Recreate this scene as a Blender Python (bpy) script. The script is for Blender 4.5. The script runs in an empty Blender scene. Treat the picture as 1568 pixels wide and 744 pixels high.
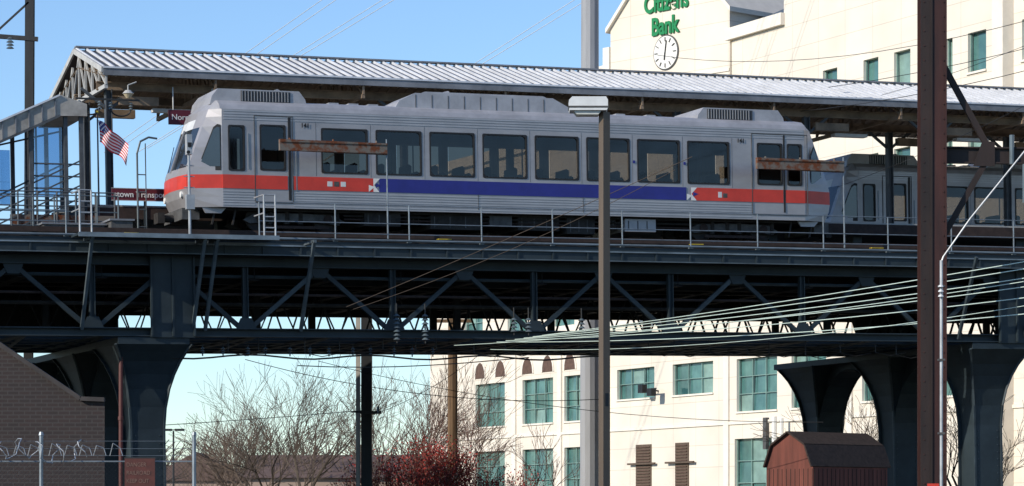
import bpy, math, random
from mathutils import Vector, Matrix
random.seed(7)
def U(a,b): return a+(b-a)*random.random()
scene=bpy.context.scene

# ------------------------------------------------------------------ materials
def mat(name,col,rough=0.6,metal=0.0,var=0.25,scale=3.0,bump=0.0,col2=None,streak=None,spec=0.5,lo=.32,hi=.68):
    m=bpy.data.materials.new(name); m.use_nodes=True
    nt=m.node_tree; b=nt.nodes['Principled BSDF']
    b.inputs['Roughness'].default_value=rough; b.inputs['Metallic'].default_value=metal
    b.inputs['Specular IOR Level'].default_value=spec
    tc=nt.nodes.new('ShaderNodeTexCoord'); mp=nt.nodes.new('ShaderNodeMapping')
    nt.links.new(tc.outputs['Object'],mp.inputs['Vector'])
    if streak: mp.inputs['Scale'].default_value=streak
    n=nt.nodes.new('ShaderNodeTexNoise'); n.inputs['Scale'].default_value=scale; n.inputs['Detail'].default_value=6; n.inputs['Roughness'].default_value=0.65
    nt.links.new(mp.outputs[0],n.inputs['Vector'])
    cr=nt.nodes.new('ShaderNodeValToRGB')
    cr.color_ramp.elements[0].position=lo; cr.color_ramp.elements[1].position=hi
    c2=col2 if col2 else tuple(min(1,c*(1+var)) for c in col)
    c1=tuple(c*(1-var) for c in col) if not col2 else col
    cr.color_ramp.elements[0].color=(*c1,1); cr.color_ramp.elements[1].color=(*c2,1)
    nt.links.new(n.outputs['Fac'],cr.inputs[0]); nt.links.new(cr.outputs[0],b.inputs['Base Color'])
    if bump:
        bp=nt.nodes.new('ShaderNodeBump'); bp.inputs['Strength'].default_value=bump; bp.inputs['Distance'].default_value=0.02
        nt.links.new(n.outputs['Fac'],bp.inputs['Height']); nt.links.new(bp.outputs[0],b.inputs['Normal'])
    return m
def brickmat(name,c1,c2,mort,bw,bh,ms,off=0.5,rough=0.8,lo=.82):
    m=bpy.data.materials.new(name); m.use_nodes=True
    nt=m.node_tree; b=nt.nodes['Principled BSDF']; b.inputs['Roughness'].default_value=rough
    tc=nt.nodes.new('ShaderNodeTexCoord'); s=nt.nodes.new('ShaderNodeSeparateXYZ'); c=nt.nodes.new('ShaderNodeCombineXYZ')
    nt.links.new(tc.outputs['Object'],s.inputs[0])
    ad=nt.nodes.new('ShaderNodeMath'); ad.operation='ADD'
    nt.links.new(s.outputs[0],ad.inputs[0]); nt.links.new(s.outputs[1],ad.inputs[1])
    nt.links.new(ad.outputs[0],c.inputs[0]); nt.links.new(s.outputs[2],c.inputs[1])
    br=nt.nodes.new('ShaderNodeTexBrick'); br.offset=off
    br.inputs['Color1'].default_value=(*c1,1); br.inputs['Color2'].default_value=(*c2,1); br.inputs['Mortar'].default_value=(*mort,1)
    br.inputs['Scale'].default_value=1; br.inputs['Brick Width'].default_value=bw; br.inputs['Row Height'].default_value=bh; br.inputs['Mortar Size'].default_value=ms
    nt.links.new(c.outputs[0],br.inputs['Vector'])
    n=nt.nodes.new('ShaderNodeTexNoise'); n.inputs['Scale'].default_value=0.4; n.inputs['Detail'].default_value=8
    nt.links.new(tc.outputs['Object'],n.inputs['Vector'])
    mr=nt.nodes.new('ShaderNodeMapRange'); mr.inputs[1].default_value=0.3; mr.inputs[2].default_value=0.7; mr.inputs[3].default_value=lo; mr.inputs[4].default_value=1.05
    nt.links.new(n.outputs['Fac'],mr.inputs[0])
    mx=nt.nodes.new('ShaderNodeMix'); mx.data_type='RGBA'; mx.blend_type='MULTIPLY'; mx.inputs[0].default_value=1
    nt.links.new(br.outputs['Color'],mx.inputs[6]); nt.links.new(mr.outputs[0],mx.inputs[7])
    nt.links.new(mx.outputs[2],b.inputs['Base Color'])
    return m
def glassmat(name,tint,refl=0.12):
    m=bpy.data.materials.new(name); m.use_nodes=True; nt=m.node_tree
    for n in list(nt.nodes): nt.nodes.remove(n)
    o=nt.nodes.new('ShaderNodeOutputMaterial'); t=nt.nodes.new('ShaderNodeBsdfTransparent'); g=nt.nodes.new('ShaderNodeBsdfGlossy'); mx=nt.nodes.new('ShaderNodeMixShader')
    t.inputs[0].default_value=(*tint,1); g.inputs['Roughness'].default_value=0.05; g.inputs[0].default_value=(.9,.92,.95,1)
    f=nt.nodes.new('ShaderNodeFresnel'); f.inputs[0].default_value=1.5
    tc=nt.nodes.new('ShaderNodeTexCoord'); nz=nt.nodes.new('ShaderNodeTexNoise'); nz.inputs['Scale'].default_value=1.1
    nt.links.new(tc.outputs['Object'],nz.inputs['Vector'])
    ml=nt.nodes.new('ShaderNodeMath'); ml.operation='MULTIPLY_ADD'; ml.inputs[1].default_value=refl; ml.inputs[2].default_value=0.0
    nt.links.new(nz.outputs['Fac'],ml.inputs[0])
    ad=nt.nodes.new('ShaderNodeMath'); ad.operation='ADD'
    nt.links.new(f.outputs[0],ad.inputs[0]); nt.links.new(ml.outputs[0],ad.inputs[1])
    nt.links.new(ad.outputs[0],mx.inputs[0]); nt.links.new(t.outputs[0],mx.inputs[1]); nt.links.new(g.outputs[0],mx.inputs[2])
    nt.links.new(mx.outputs[0],o.inputs[0]); return m

M={}
M['silver']=mat('brushed_steel',(.345,.335,.345),.40,.35,.13,1.0,0,streak=(.9,1,1.6))
M['silver2']=mat('steel_roof',(.36,.36,.38),.5,.3,.18,1.6)
M['rib']=mat('steel_rib',(.40,.39,.40),.33,.45,.16,1.2)
M['red']=mat('red_stripe',(.55,.042,.025),.4,0,.15,1.5)
M['blue']=mat('blue_stripe',(.017,.020,.19),.4,0,.15,1.5)
M['white']=mat('white_paint',(.70,.70,.68),.5,0,.08,3)
M['rubber']=mat('black_rubber',(.012,.012,.013),.6,0,.2,3)
M['glass']=glassmat('tinted_window_glass',(.30,.28,.25),.03)
M['dglass']=mat('dark_glass',(.02,.025,.03),.08,0,.3,1,spec=1.0)
M['inner']=mat('car_interior',(.20,.17,.13),.7,0,.1,2)
M['seat']=mat('seat_fabric',(.03,.035,.08),.8,0,.2,6)
M['under']=mat('underframe_grime',(.028,.025,.023),.8,.2,.5,5)
M['equip']=mat('equipment_grey',(.08,.08,.08),.7,.2,.4,4)
M['grille']=mat('grille_dark',(.05,.055,.06),.6,.4,.2,4)
M['steel']=mat('painted_bridge_steel',(.010,.019,.025),.6,.1,.45,1.1,.15,col2=(.024,.038,.047))
M['steel_l']=mat('light_bridge_steel',(.035,.05,.06),.5,.2,.35,2)
M['dark']=mat('near_black_steel',(.010,.010,.011),.85,0,.4,2)  # near-black tone for the girders and beams inside the deck
M['rail']=mat('galvanised_rail',(.19,.225,.255),.45,.4,.25,3)
M['edge']=mat('walkway_edge_steel',(.17,.21,.24),.5,.3,.4,1.5,streak=(.6,1,1))
M['brace']=mat('walkway_brace_steel',(.09,.115,.13),.5,.2,.35,2)
M['rust']=mat('rusty_steel',(.155,.135,.115),.8,.1,.3,3.2,.3,col2=(.14,.038,.010),lo=.44,hi=.56)
M['rust2']=mat('track_rust',(.034,.021,.018),.85,.1,.4,5)
M['ballast']=mat('track_deck_grime',(.030,.026,.023),.95,0,.5,9,.4)
M['tie']=mat('timber_tie',(.030,.024,.020),.9,0,.4,6)
M['conc']=mat('concrete',(.34,.33,.31),.85,0,.15,2,.2)
M['roofm']=mat('canopy_roof_pan',(.060,.068,.088),.6,.2,.35,.9)
M['seam']=mat('canopy_standing_seam',(.62,.64,.68),.45,.1,.15,1.3)
M['soffit']=mat('canopy_soffit',(.20,.145,.10),.8,0,.4,1.6)
M['fascia']=mat('canopy_fascia',(.17,.18,.20),.6,.1,.3,1.5)
M['truss']=mat('canopy_truss_paint',(.42,.42,.41),.6,0,.2,3)
M['cansteel']=mat('canopy_post_paint',(.06,.067,.075),.6,0,.3,3)
M['maroon']=mat('maroon_sign_face',(.10,.007,.016),.5,0,.1,3)
M['flagred']=mat('flag_red',(.45,.02,.04),.8,0,.1,3)
M['flagwhite']=mat('flag_white',(.72,.70,.70),.8,0,.05,3)
M['flagblue']=mat('flag_blue',(.03,.04,.18),.8,0,.1,3)
M['cream']=brickmat('cream_stone_panels',(.735,.675,.585),(.705,.645,.555),(.55,.49,.41),2.4,1.15,.018,0.0,lo=.90)
M['trim']=mat('cream_trim',(.74,.69,.61),.8,0,.07,1.5)
M['teal']=mat('teal_office_glass',(.025,.08,.085),.10,0,.3,.45,col2=(.10,.23,.21),spec=.8)
M['blind']=mat('pale_blind_glass',(.19,.30,.27),.3,0,.25,1)
M['archbrick']=mat('brown_brick',(.10,.06,.045),.9,0,.3,5)
M['slate']=mat('slate_roof',(.07,.10,.14),.7,0,.2,2)
M['louver']=mat('brown_louver',(.10,.07,.05),.8,0,.2,4)
M['green']=mat('green_letters',(.0,.20,.06),.5,0,.05,3)
M['brick']=brickmat('brick_baked_shade',(.026,.015,.015),(.018,.012,.013),(.038,.033,.033),.24,.085,.012)  # shadow over this wall is baked into the darkened brick colour
M['coping']=mat('stone_coping',(.035,.030,.03),.8,0,.3,3)
M['barnred']=mat('barn_red_boards',(.12,.034,.024),.8,0,.4,3,.3,streak=(1,1,.1))
M['barndark']=mat('barn_roof_shingle',(.032,.020,.017),.9,0,.4,8,.4)
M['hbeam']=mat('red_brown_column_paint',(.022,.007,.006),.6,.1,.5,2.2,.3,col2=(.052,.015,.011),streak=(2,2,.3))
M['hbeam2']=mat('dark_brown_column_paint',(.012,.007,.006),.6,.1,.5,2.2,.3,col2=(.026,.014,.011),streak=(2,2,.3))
M['bronze']=mat('bronze_post',(.12,.088,.062),.5,.2,.15,2,streak=(2,2,.3))
M['lampwhite']=mat('lamp_head_paint',(.58,.60,.61),.5,0,.1,3)
M['lens']=mat('lamp_lens',(.45,.47,.45),.2,0,.1,3)
M['dpole']=mat('dark_pole_steel',(.016,.018,.021),.6,.2,.4,2,streak=(2,2,.3))
M['concpole']=mat('weathered_monopole',(.30,.31,.33),.7,.1,.15,1.5,.1,streak=(1,1,.15))
M['wood']=mat('utility_pole_wood',(.13,.08,.042),.9,0,.4,5,.4,streak=(3,3,.2))
M['wire']=mat('bright_cable',(.60,.72,.64),.4,.2,.1,3)
M['dwire']=mat('black_cable',(.02,.02,.02),.6,0,.1,3)
M['insul']=mat('porcelain_insulator',(.10,.13,.15),.25,0,.2,3)
M['galv']=mat('galvanised_pipe',(.38,.40,.42),.45,.3,.2,3)
M['bark']=mat('tree_bark',(.075,.058,.045),.95,0,.4,5)
M['bark2']=mat('pale_bark',(.135,.10,.078),.95,0,.3,5)
M['bark3']=mat('reddish_twigs',(.13,.06,.045),.95,0,.3,5)
M['berry']=mat('red_berries',(.35,.03,.02),.6,0,.3,6)
M['asphalt']=mat('asphalt',(.05,.05,.05),.9,0,.2,4,.3)
M['groundm']=mat('dry_grass_ground',(.10,.09,.05),.95,0,.3,.3,.3)
M['paint']=mat('road_paint',(.6,.6,.55),.7,0,.1,4)
M['housewall']=mat('house_siding',(.32,.24,.20),.85,0,.15,.5)
M['houseroof']=mat('house_shingles',(.12,.08,.07),.9,0,.2,2)
M['yellow']=mat('yellow_paint',(.45,.33,.03),.6,0,.3,6)
M['pipe']=mat('red_pipe',(.08,.018,.016),.6,0,.2,3)
M['signred']=mat('danger_sign_face',(.065,.014,.011),.7,0,.3,7)  # red dimmed so the panel reads as standing in shadow
M['signtxt']=mat('shade_dimmed_lettering',(.17,.10,.08),.7,0,.3,9)  # lettering colour dimmed too, carrying the same painted shadow
M['stairroof']=mat('stair_roof_metal',(.34,.32,.29),.55,.1,.4,1.4)
M['stairglass']=glassmat('stair_glass',(.45,.6,.75),.2)
M['lighton']=mat('globe_lens',(.5,.42,.28),.4,0,.1,3)

# ------------------------------------------------------------------ mesh builder
class MB:
    def __init__(s): s.v=[];s.f=[];s.m=[];s.mats=[]
    def mi(s,k):
        if k not in s.mats: s.mats.append(k)
        return s.mats.index(k)
    def face(s,pts,k):
        n=len(s.v); s.v+= [tuple(p) for p in pts]; s.f.append(tuple(range(n,n+len(pts)))); s.m.append(s.mi(k))
    def hexa(s,p,k):
        n=len(s.v); s.v+=[tuple(q) for q in p]
        i=s.mi(k)
        for f in ((0,3,2,1),(4,5,6,7),(0,1,5,4),(1,2,6,5),(2,3,7,6),(3,0,4,7)):
            s.f.append(tuple(n+a for a in f)); s.m.append(i)
    def box(s,x0,x1,y0,y1,z0,z1,k):
        s.hexa([(x0,y0,z0),(x1,y0,z0),(x1,y1,z0),(x0,y1,z0),(x0,y0,z1),(x1,y0,z1),(x1,y1,z1),(x0,y1,z1)],k)
    def beam(s,p,q,w,h,k,up=(0,0,1)):
        p=Vector(p);q=Vector(q);d=(q-p).normalized();u=Vector(up)
        if abs(d.dot(u))>.99: u=Vector((0,1,0))
        a=d.cross(u).normalized()*w/2; b=a.cross(d).normalized()*h/2
        s.hexa([p-a-b,p+a-b,p+a+b,p-a+b,q-a-b,q+a-b,q+a+b,q-a+b],k)
    def ibeam(s,p,q,w,h,k,up=(0,0,1),tf=.03,tw=.02):
        p=Vector(p);q=Vector(q);d=(q-p).normalized();u=Vector(up)
        if abs(d.dot(u))>.99: u=Vector((0,1,0))
        a=d.cross(u).normalized(); b=a.cross(d).normalized()
        for sg in (1,-1):
            o=b*sg*(h/2-tf/2); s.beam(p+o,q+o,w,tf,k,up=b)
        s.beam(p,q,tw,h-2*tf,k,up=b)
    def tube(s,p,q,r0,r1,k,n=6,cap=False):
        p=Vector(p);q=Vector(q);d=(q-p)
        if d.length<1e-6: return
        d.normalize(); u=Vector((0,0,1)) if abs(d.z)<.9 else Vector((1,0,0))
        a=d.cross(u).normalized(); b=a.cross(d)
        i0=len(s.v); mi=s.mi(k)
        for c,r in ((p,r0),(q,r1)):
            for j in range(n):
                t=2*math.pi*j/n; s.v.append(tuple(c+a*math.cos(t)*r+b*math.sin(t)*r))
        for j in range(n):
            s.f.append((i0+j,i0+(j+1)%n,i0+n+(j+1)%n,i0+n+j)); s.m.append(mi)
        if cap:
            s.f.append(tuple(i0+j for j in range(n))[::-1]); s.m.append(mi)
            s.f.append(tuple(i0+n+j for j in range(n))); s.m.append(mi)
    def path(s,pts,r,k,n=5):
        for a,b in zip(pts[:-1],pts[1:]): s.tube(a,b,r,r,k,n)
    def prism(s,poly,a0,a1,k,ax='y',sc=1.0):
        def P(c,a):
            if ax=='y': return (c[0]*(sc if a==a1 else 1),a,c[1])
            return (a,c[0],c[1]) if ax=='x' else (c[0],c[1],a)
        n=len(poly); s.face([P(c,a0) for c in poly],k); s.face([P(c,a1) for c in poly][::-1],k)
        for i in range(n):
            j=(i+1)%n; s.face([P(poly[i],a0),P(poly[i],a1),P(poly[j],a1),P(poly[j],a0)],k)
    def wall(s,x0,x1,z0,z1,holes,y,k):
        xs=sorted(set([x0,x1]+[h[0] for h in holes]+[h[1] for h in holes])); zs=sorted(set([z0,z1]+[h[2] for h in holes]+[h[3] for h in holes]))
        xs=[x for x in xs if x0<=x<=x1]; zs=[z for z in zs if z0<=z<=z1]
        for xa,xb in zip(xs[:-1],xs[1:]):
            for za,zb in zip(zs[:-1],zs[1:]):
                cx,cz=(xa+xb)/2,(za+zb)/2
                if any(h[0]<cx<h[1] and h[2]<cz<h[3] for h in holes): continue
                s.face([(xa,y,za),(xb,y,za),(xb,y,zb),(xa,y,zb)],k)
    def obj(s,name,parent=None,mw=None,smooth=False):
        me=bpy.data.meshes.new(name); me.from_pydata(s.v,[],s.f)
        for k in s.mats: me.materials.append(M[k])
        me.polygons.foreach_set('material_index',s.m)
        if smooth: me.polygons.foreach_set('use_smooth',[True]*len(s.f))
        me.update()
        o=bpy.data.objects.new(name,me); scene.collection.objects.link(o)
        if parent: o.parent=parent
        if mw is not None: o.matrix_world=mw
        return o
def empty(name,mw=None):
    o=bpy.data.objects.new(name,None); scene.collection.objects.link(o); o.empty_display_size=.5
    if mw is not None: o.matrix_world=mw
    return o
def text(name,s,size,mw,k,parent=None,ext=.01,sx=1,bold=0):
    cu=bpy.data.curves.new(name,'FONT'); cu.body=s; cu.size=size; cu.extrude=ext; cu.align_x='LEFT'; cu.offset=bold
    t=bpy.data.objects.new(name+'_c',cu); scene.collection.objects.link(t)
    bpy.context.view_layer.update()
    me=bpy.data.meshes.new_from_object(t.evaluated_get(bpy.context.evaluated_depsgraph_get()))
    bpy.data.objects.remove(t); me.materials.clear(); me.materials.append(M[k])
    o=bpy.data.objects.new(name,me); scene.collection.objects.link(o)
    if parent: o.parent=parent
    o.matrix_local=mw@Matrix.Diagonal((sx,1,1,1))
    return o
UPR=Matrix.Rotation(math.radians(90),4,'X')
def T(x,y,z): return Matrix.Translation((x,y,z))

# viaduct survey frame: x along the track, y across, z up (1.7 % grade)
YAW=math.atan2(.3688,.9295)
V=T(-8.99,81,0)@Matrix.Rotation(YAW,4,'Z')@Matrix.Rotation(-.017,4,'Y')
def rr(x0,x1,z0,z1,r,n=4):
    p=[]
    for cx,cz,a0 in ((x1-r,z1-r,0),(x0+r,z1-r,90),(x0+r,z0+r,180),(x1-r,z0+r,270)):
        for i in range(n+1):
            a=math.radians(a0+90*i/n); p.append((cx+r*math.cos(a),cz+r*math.sin(a)))
    return p
def ring(mb,x0,x1,z0,z1,y0,k,w=.035,r=.12):
    o=rr(x0-w,x1+w,z0-w,z1+w,.05); i=rr(x0+.01,x1-.01,z0+.01,z1-.01,r)
    n=len(o)
    for a in range(n):
        b=(a+1)%n
        mb.face([(o[a][0],y0,o[a][1]),(o[b][0],y0,o[b][1]),(i[b][0],y0,i[b][1]),(i[a][0],y0,i[a][1])],k)
        mb.face([(i[a][0],y0,i[a][1]),(i[b][0],y0,i[b][1]),(i[b][0],y0+.05,i[b][1]),(i[a][0],y0+.05,i[a][1])],k)

# ------------------------------------------------------------------ train car
L=20.57; W=2.95
wins=[4.09+1.635*i for i in range(8)]
pr=[(0,13.27),(.06,13.40),(.25,13.52),(.7,13.61),(1.475,13.65),(2.25,13.61),(2.7,13.52),(2.89,13.40),(2.95,13.27)]
def interp(pts,x,d):
    for (a,sa),(b,sb) in zip(pts[:-1],pts[1:]):
        if a<=x<=b: return sa+(sb-sa)*(x-a)/(b-a)
    return d
def profile(t): return interp(pr,t,13.3)
def edge(z): return interp([(10.5,.36),(10.8,.22),(11.04,.17),(11.5,.18),(13.27,.84),(13.7,1.0)],z,.9)
TP=.26
def build_train():
    root=empty('train_car',V)
    holes=[(1.36,1.78,11.57,12.79),(2.28,2.98,11.6,12.83)]+[(w,w+1.33,11.57,12.79) for w in wins]+[(17.85,18.64,11.6,12.80),(18.86,19.3,11.6,12.80)]
    mb=MB()
    for y in (0,W):
        mb.wall(1.15,L-1.15,10.52,13.27,holes,y,'silver')
    lv=[10.52,10.8,11.045,11.43,11.65,12.2,12.78,13.05,13.27]
    for fl in (0,1):
        X=(lambda x:x) if not fl else (lambda x:L-x)
        for y0,y1 in ((0,TP),(W,W-TP)):
            for a,b in zip(lv[:-1],lv[1:]):
                k='red' if a==11.045 else 'silver'
                mb.face([(X(1.15),y0,a),(X(edge(a)),y1,a),(X(edge(b)),y1,b),(X(1.15),y0,b)],k)
        ts=[TP,.40,.85,1.475,2.10,2.55,W-TP]
        bl=lambda t:-.16*(1-((t-1.475)/(1.475-TP))**2)
        for i in range(6):
            ta,tb=ts[i],ts[i+1]
            for a,b in zip(lv[:-1],lv[1:]):
                k='red' if a==11.045 else 'silver'
                if 11.6<a<12.7 and 0<i<5: k='dglass'
                if a==12.78 and i in (2,3): k='lampwhite'
                mb.face([(X(edge(a)+bl(ta)),ta,a),(X(edge(a)+bl(tb)),tb,a),(X(edge(b)+bl(tb)),tb,b),(X(edge(b)+bl(ta)),ta,b)],k)
            mb.face([(X(.84+bl(ta)),ta,13.27),(X(.84+bl(tb)),tb,13.27),(X(1.1),tb,profile(tb)),(X(1.1),ta,profile(ta))],'silver2')
        for y0,y1 in ((0,TP),(W,W-TP)):
            mb.face([(X(1.15),y0,13.27),(X(.84),y1,13.27),(X(1.1),y1,profile(y1))],'silver2')
        mb.beam((X(edge(11.65)-.185),1.475,11.6),(X(edge(12.78)-.185),1.475,12.8),.06,.04,'silver',up=(1,0,0))
        for tt in (.9,1.7):
            mb.beam((X(edge(11.65)-.2),tt,11.62),(X(edge(12.4)-.2),tt+.35,12.4),.02,.02,'rubber',up=(1,0,0))
        mb.box(min(X(.1),X(.6)),max(X(.1),X(.6)),.5,2.45,10.2,10.52,'equip')
        mb.tube((X(-.35),1.475,10.3),(X(.3),1.475,10.3),.10,.12,'under',8,True)
        mb.box(min(X(-.4),X(-.2)),max(X(-.4),X(-.2)),1.25,1.7,10.15,10.45,'under')
        for t in (.6,2.35):
            mb.tube((X(edge(10.9)+bl(t)-.04),t,10.9),(X(edge(10.9)+bl(t)+.1),t,10.9),.09,.09,'white',10,True)
    for a,b in zip(pr[:-1],pr[1:]):
        mb.face([(1.1,a[0],a[1]),(L-1.1,a[0],a[1]),(L-1.1,b[0],b[1]),(1.1,b[0],b[1])],'silver2')
    mb.box(.45,L-.45,.3,W-.3,10.46,10.56,'under')
    mb.obj('body_shell',root)
    d=MB()
    for y,sg in ((0,-1),(W,1)):
        def yb(a,b): return (min(y+sg*a,y+sg*b),max(y+sg*a,y+sg*b))
        y0,y1=yb(0,.012)
        segs=[(1.15,2.08),(3.22,17.6)]
        for i in range(6):
            z=10.58+.074*i
            for a,b in segs: d.box(a,b,y0,y1,z,z+.03,'rib')
        for i in range(4):
            z=12.98+.075*i
            d.box(1.2,L-1.2,y0,y1,z,z+.028,'rib')
        y0,y1=yb(0,.016)
        for a,b,k in ((1.15,2.09,'red'),(2.11,3.05,'red'),(3.22,5.62,'red'),(5.78,15.45,'blue'),(15.62,17.63,'red'),(17.66,18.68,'red'),(18.77,L-1.15,'red')):
            d.box(a,b,y0,y1,11.045,11.43,k)
        for i in range(9):
            x=3.9+1.635*i
            if x<17.5: d.box(x,x+.008,yb(0,.004)[0],yb(0,.004)[1],11.45,12.95,'equip')
        yy=y+sg*.017
        for x0 in (5.62,15.62):
            d.face([(x0-.02,yy,11.43),(x0+.18,yy,11.43),(x0+.0,yy,11.24),(x0+.16,yy,11.045),(x0-.02,yy,11.045)],'white')
            d.face([(x0-.16,yy+sg*.002,11.045),(x0+.02,yy+sg*.002,11.19),(x0-.16,yy+sg*.002,11.24)],'white')
            d.face([(x0+.05,yy+sg*.004,11.30),(x0+.22,yy+sg*.004,11.24),(x0+.05,yy+sg*.004,11.16)],'blue' )
        y0,y1=yb(0,.02)
        for a,b in ((2.1,3.2),(17.65,19.5)):
            w_=.018
            d.box(a-w_,a,y0,y1,10.7,13.12,'equip'); d.box(b,b+w_,y0,y1,10.7,13.12,'equip'); d.box(a,b,y0,y1,13.09,13.115,'equip')
            d.box(a,b,y0,y1,10.66,10.70,'equip')
        d.box(3.08,3.16,y0,y1,10.75,13.08,'rubber'); d.box(18.70,18.75,y0,y1,10.75,13.08,'rubber')
        for x in (4.22,4.42,4.62): d.box(x,x+.15,y0,y1,11.17,11.31,'lampwhite' if x!=4.42 else 'equip')
        d.box(16.5,16.62,y0,y1,11.15,11.32,'lampwhite'); d.box(16.66,16.8,y0,y1,11.15,11.28,'equip')
        for x in (13.73,15.38): d.box(x,x+.06,y0,y1,12.1,12.18,'blue')
        d.box(1.9,1.93,y0,y1-.0,11.6,12.6,'rail'); d.box(3.3,3.33,y0,y1,11.0,12.3,'rail')
        for x in (8.8,12.1): d.box(x,x+.012,y0,y1-.002,10.6,11.04,'equip')
    d.obj('stripes_and_doors',root)
    g=MB(); gl=MB()
    for h in holes:
        ring(g,*h,-.014,'rubber',r=.11); 
        for yy in (.03,W-.03): gl.face([(h[0],yy,h[2]),(h[1],yy,h[2]),(h[1],yy,h[3]),(h[0],yy,h[3])],'glass')
        g.wall(h[0]-.035,h[1]+.035,h[2]-.035,h[3]+.035,[h],W+.012,'rubber')
    for fl in (0,1):
        X=(lambda x:x) if not fl else (lambda x:L-x)
        def cy(x): return TP*(1.15-x)/(1.15-.4)
        if not fl: poly=[(.50,11.60),(1.10,11.60),(1.10,12.78),(1.02,12.80),(.92,12.72)]
        else: poly=[(.38,11.60),(.90,11.60),(.90,12.5),(.78,12.78),(.68,12.6)]
        for off,k,sc in ((.012,'rubber',1.08),(.02,'dglass',.92)):
            cx=sum(p[0] for p in poly)/len(poly); cz=sum(p[1] for p in poly)/len(poly)
            pp=[(cx+(p[0]-cx)*sc,cz+(p[1]-cz)*sc) for p in poly]
            for ys in (0,1):
                g.face([(X(p[0]),(cy(p[0])-off if not ys else W-cy(p[0])+off),p[1]) for p in pp],k)
    g.obj('window_gaskets',root); gl.obj('window_glass',root)
    n=MB()
    n.box(.9,L-.9,.12,W-.12,10.75,10.8,'inner'); n.box(1.2,L-1.2,.12,W-.12,13.1,13.14,'inner')
    for x in (1.95,17.2): n.box(x,x+.05,.12,1.0,10.8,13.1,'inner'); n.box(x,x+.05,1.9,W-.12,10.8,13.1,'inner')
    for i in range(16):
        x=3.9+.82*i
        for t in (.25,1.85):
            n.box(x,x+.45,t,t+.85,10.8,11.25,'seat'); n.prism([(x+.36,11.2),(x+.48,11.2),(x+.50,11.85),(x+.42,11.90)],t,t+.85,'seat')
    for x in (3.5,7.0,10.4,13.9,17.1):
        for t in (.5,2.4): n.tube((x,t,10.8),(x,t,13.1),.02,.02,'rail',6)
    n.obj('interior',root)
    e=MB()
    def pod(x0,x1,y0,y1,z0,z1,c,k='silver2'):
        e.prism([(x0-c*.3,z0),(x1+c*.3,z0),(x1,z0+(z1-z0)*.5),(x1-c,z1),(x0+c,z1),(x0,z0+(z1-z0)*.5)],y0,y1,k)
    pod(1.0,3.75,.45,2.5,13.45,13.9,.18); pod(6.6,11.9,.5,2.45,13.5,14.0,.5); pod(7.3,11.3,.65,2.3,13.95,14.07,.15); pod(16.1,18.95,.45,2.5,13.45,13.9,.18)
    for x0,x1 in ((1.85,3.3),(16.4,17.9)):
        e.box(x0,x1,.425,.45,13.56,13.86,'grille')
        for i in range(int((x1-x0)/.09)): e.box(x0+.02+.09*i,x0+.035+.09*i,.405,.425,13.57,13.85,'rib')
    e.tube((3.0,.7,13.88),(3.0,2.2,13.88),.10,.10,'silver2',8,True); e.tube((7.6,1.2,13.9),(8.4,1.2,14.1),.10,.10,'silver2',8,True)
    for x in (4.6,5.2,5.8,12.6,13.6,14.6): e.box(x,x+.3,.9,2.0,13.6,13.68,'silver2')
    for i in range(9): e.box(7.1+.5*i,7.12+.5*i,.49,.50,13.58,13.95,'equip')
    e.obj('roof_equipment',root)
    u=MB()
    for c in (3.35,17.2):
        for t in (.42,2.3):
            u.prism([(c-1.5,10.22),(c-1.2,10.38),(c-.4,10.42),(c+.4,10.42),(c+1.2,10.38),(c+1.5,10.22),(c+1.3,10.12),(c+.5,10.2),(c-.5,10.2),(c-1.3,10.12)],t,t+.12,'equip')
            for dx in (-1.0,1.0):
                u.tube((c+dx,t+.14,10.27),(c+dx,t+.28,10.27),.37,.37,'under',20,True)
                u.tube((c+dx,t-.05,10.27),(c+dx,t+.05,10.27),.13,.11,'rust2',10,True)
                u.tube((c+dx+.3,t+.02,10.1),(c+dx+.3,t+.02,10.45),.07,.07,'under',8)
            for dx in (-.2,.2): u.tube((c+dx,t+.06,10.12),(c+dx,t+.06,10.5),.09,.09,'under',8)
            u.box(c-1.0,c+1.0,t-.12,t-.04,9.98,10.06,'rust2')
    xs=5.4
    for w,zb,k,yy in ((1.1,10.1,'under',.25),(.5,10.2,'under',.5),(1.6,10.05,'under',.3),(.7,10.18,'equip',.28),(1.3,10.08,'under',.35),(.9,10.0,'under',.3),(.5,10.2,'under',.4),(1.0,10.1,'silver2',.22)):
        u.box(xs,xs+w,yy,W-.3,zb,10.47,k)
        for i in range(3): u.box(xs+.1+i*w*.3,xs+.13+i*w*.3,yy-.012,yy,zb+.05,10.42,'equip')
        xs+=w+.22
    for x in (.9,1.5,19.0,19.7): u.beam((x,.3,10.05),(x+.1,.3,10.5),.05,.05,'under')
    u.tube((4.8,.35,10.38),(15.8,.35,10.36),.03,.03,'under',5); u.tube((4.8,.3,10.28),(15.8,.4,10.25),.025,.025,'rust2',5)
    for x0,x1 in ((.6,1.3),(L-1.3,L-.6)): u.prism([(x0,10.52),(x1,10.52),(x1-.15,10.36),(x0+.1,10.36)],.2,.26,'silver')
    u.obj('trucks_and_underframe',root)
    text('car_number','141',.17,T(3.46,-.022,12.82)@UPR,'rubber',root,.003,bold=.004)
    text('car_number','141',.17,T(17.15,-.022,12.82)@UPR,'rubber',root,.003,bold=.004)
    return root
tr=build_train()
root2=empty('train_car',V@T(25.1,9.2,0))
for c in list(tr.children):
    o=bpy.data.objects.new(c.name.split('.')[0],c.data); scene.collection.objects.link(o); o.parent=root2; o.matrix_local=c.matrix_local.copy()

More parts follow.
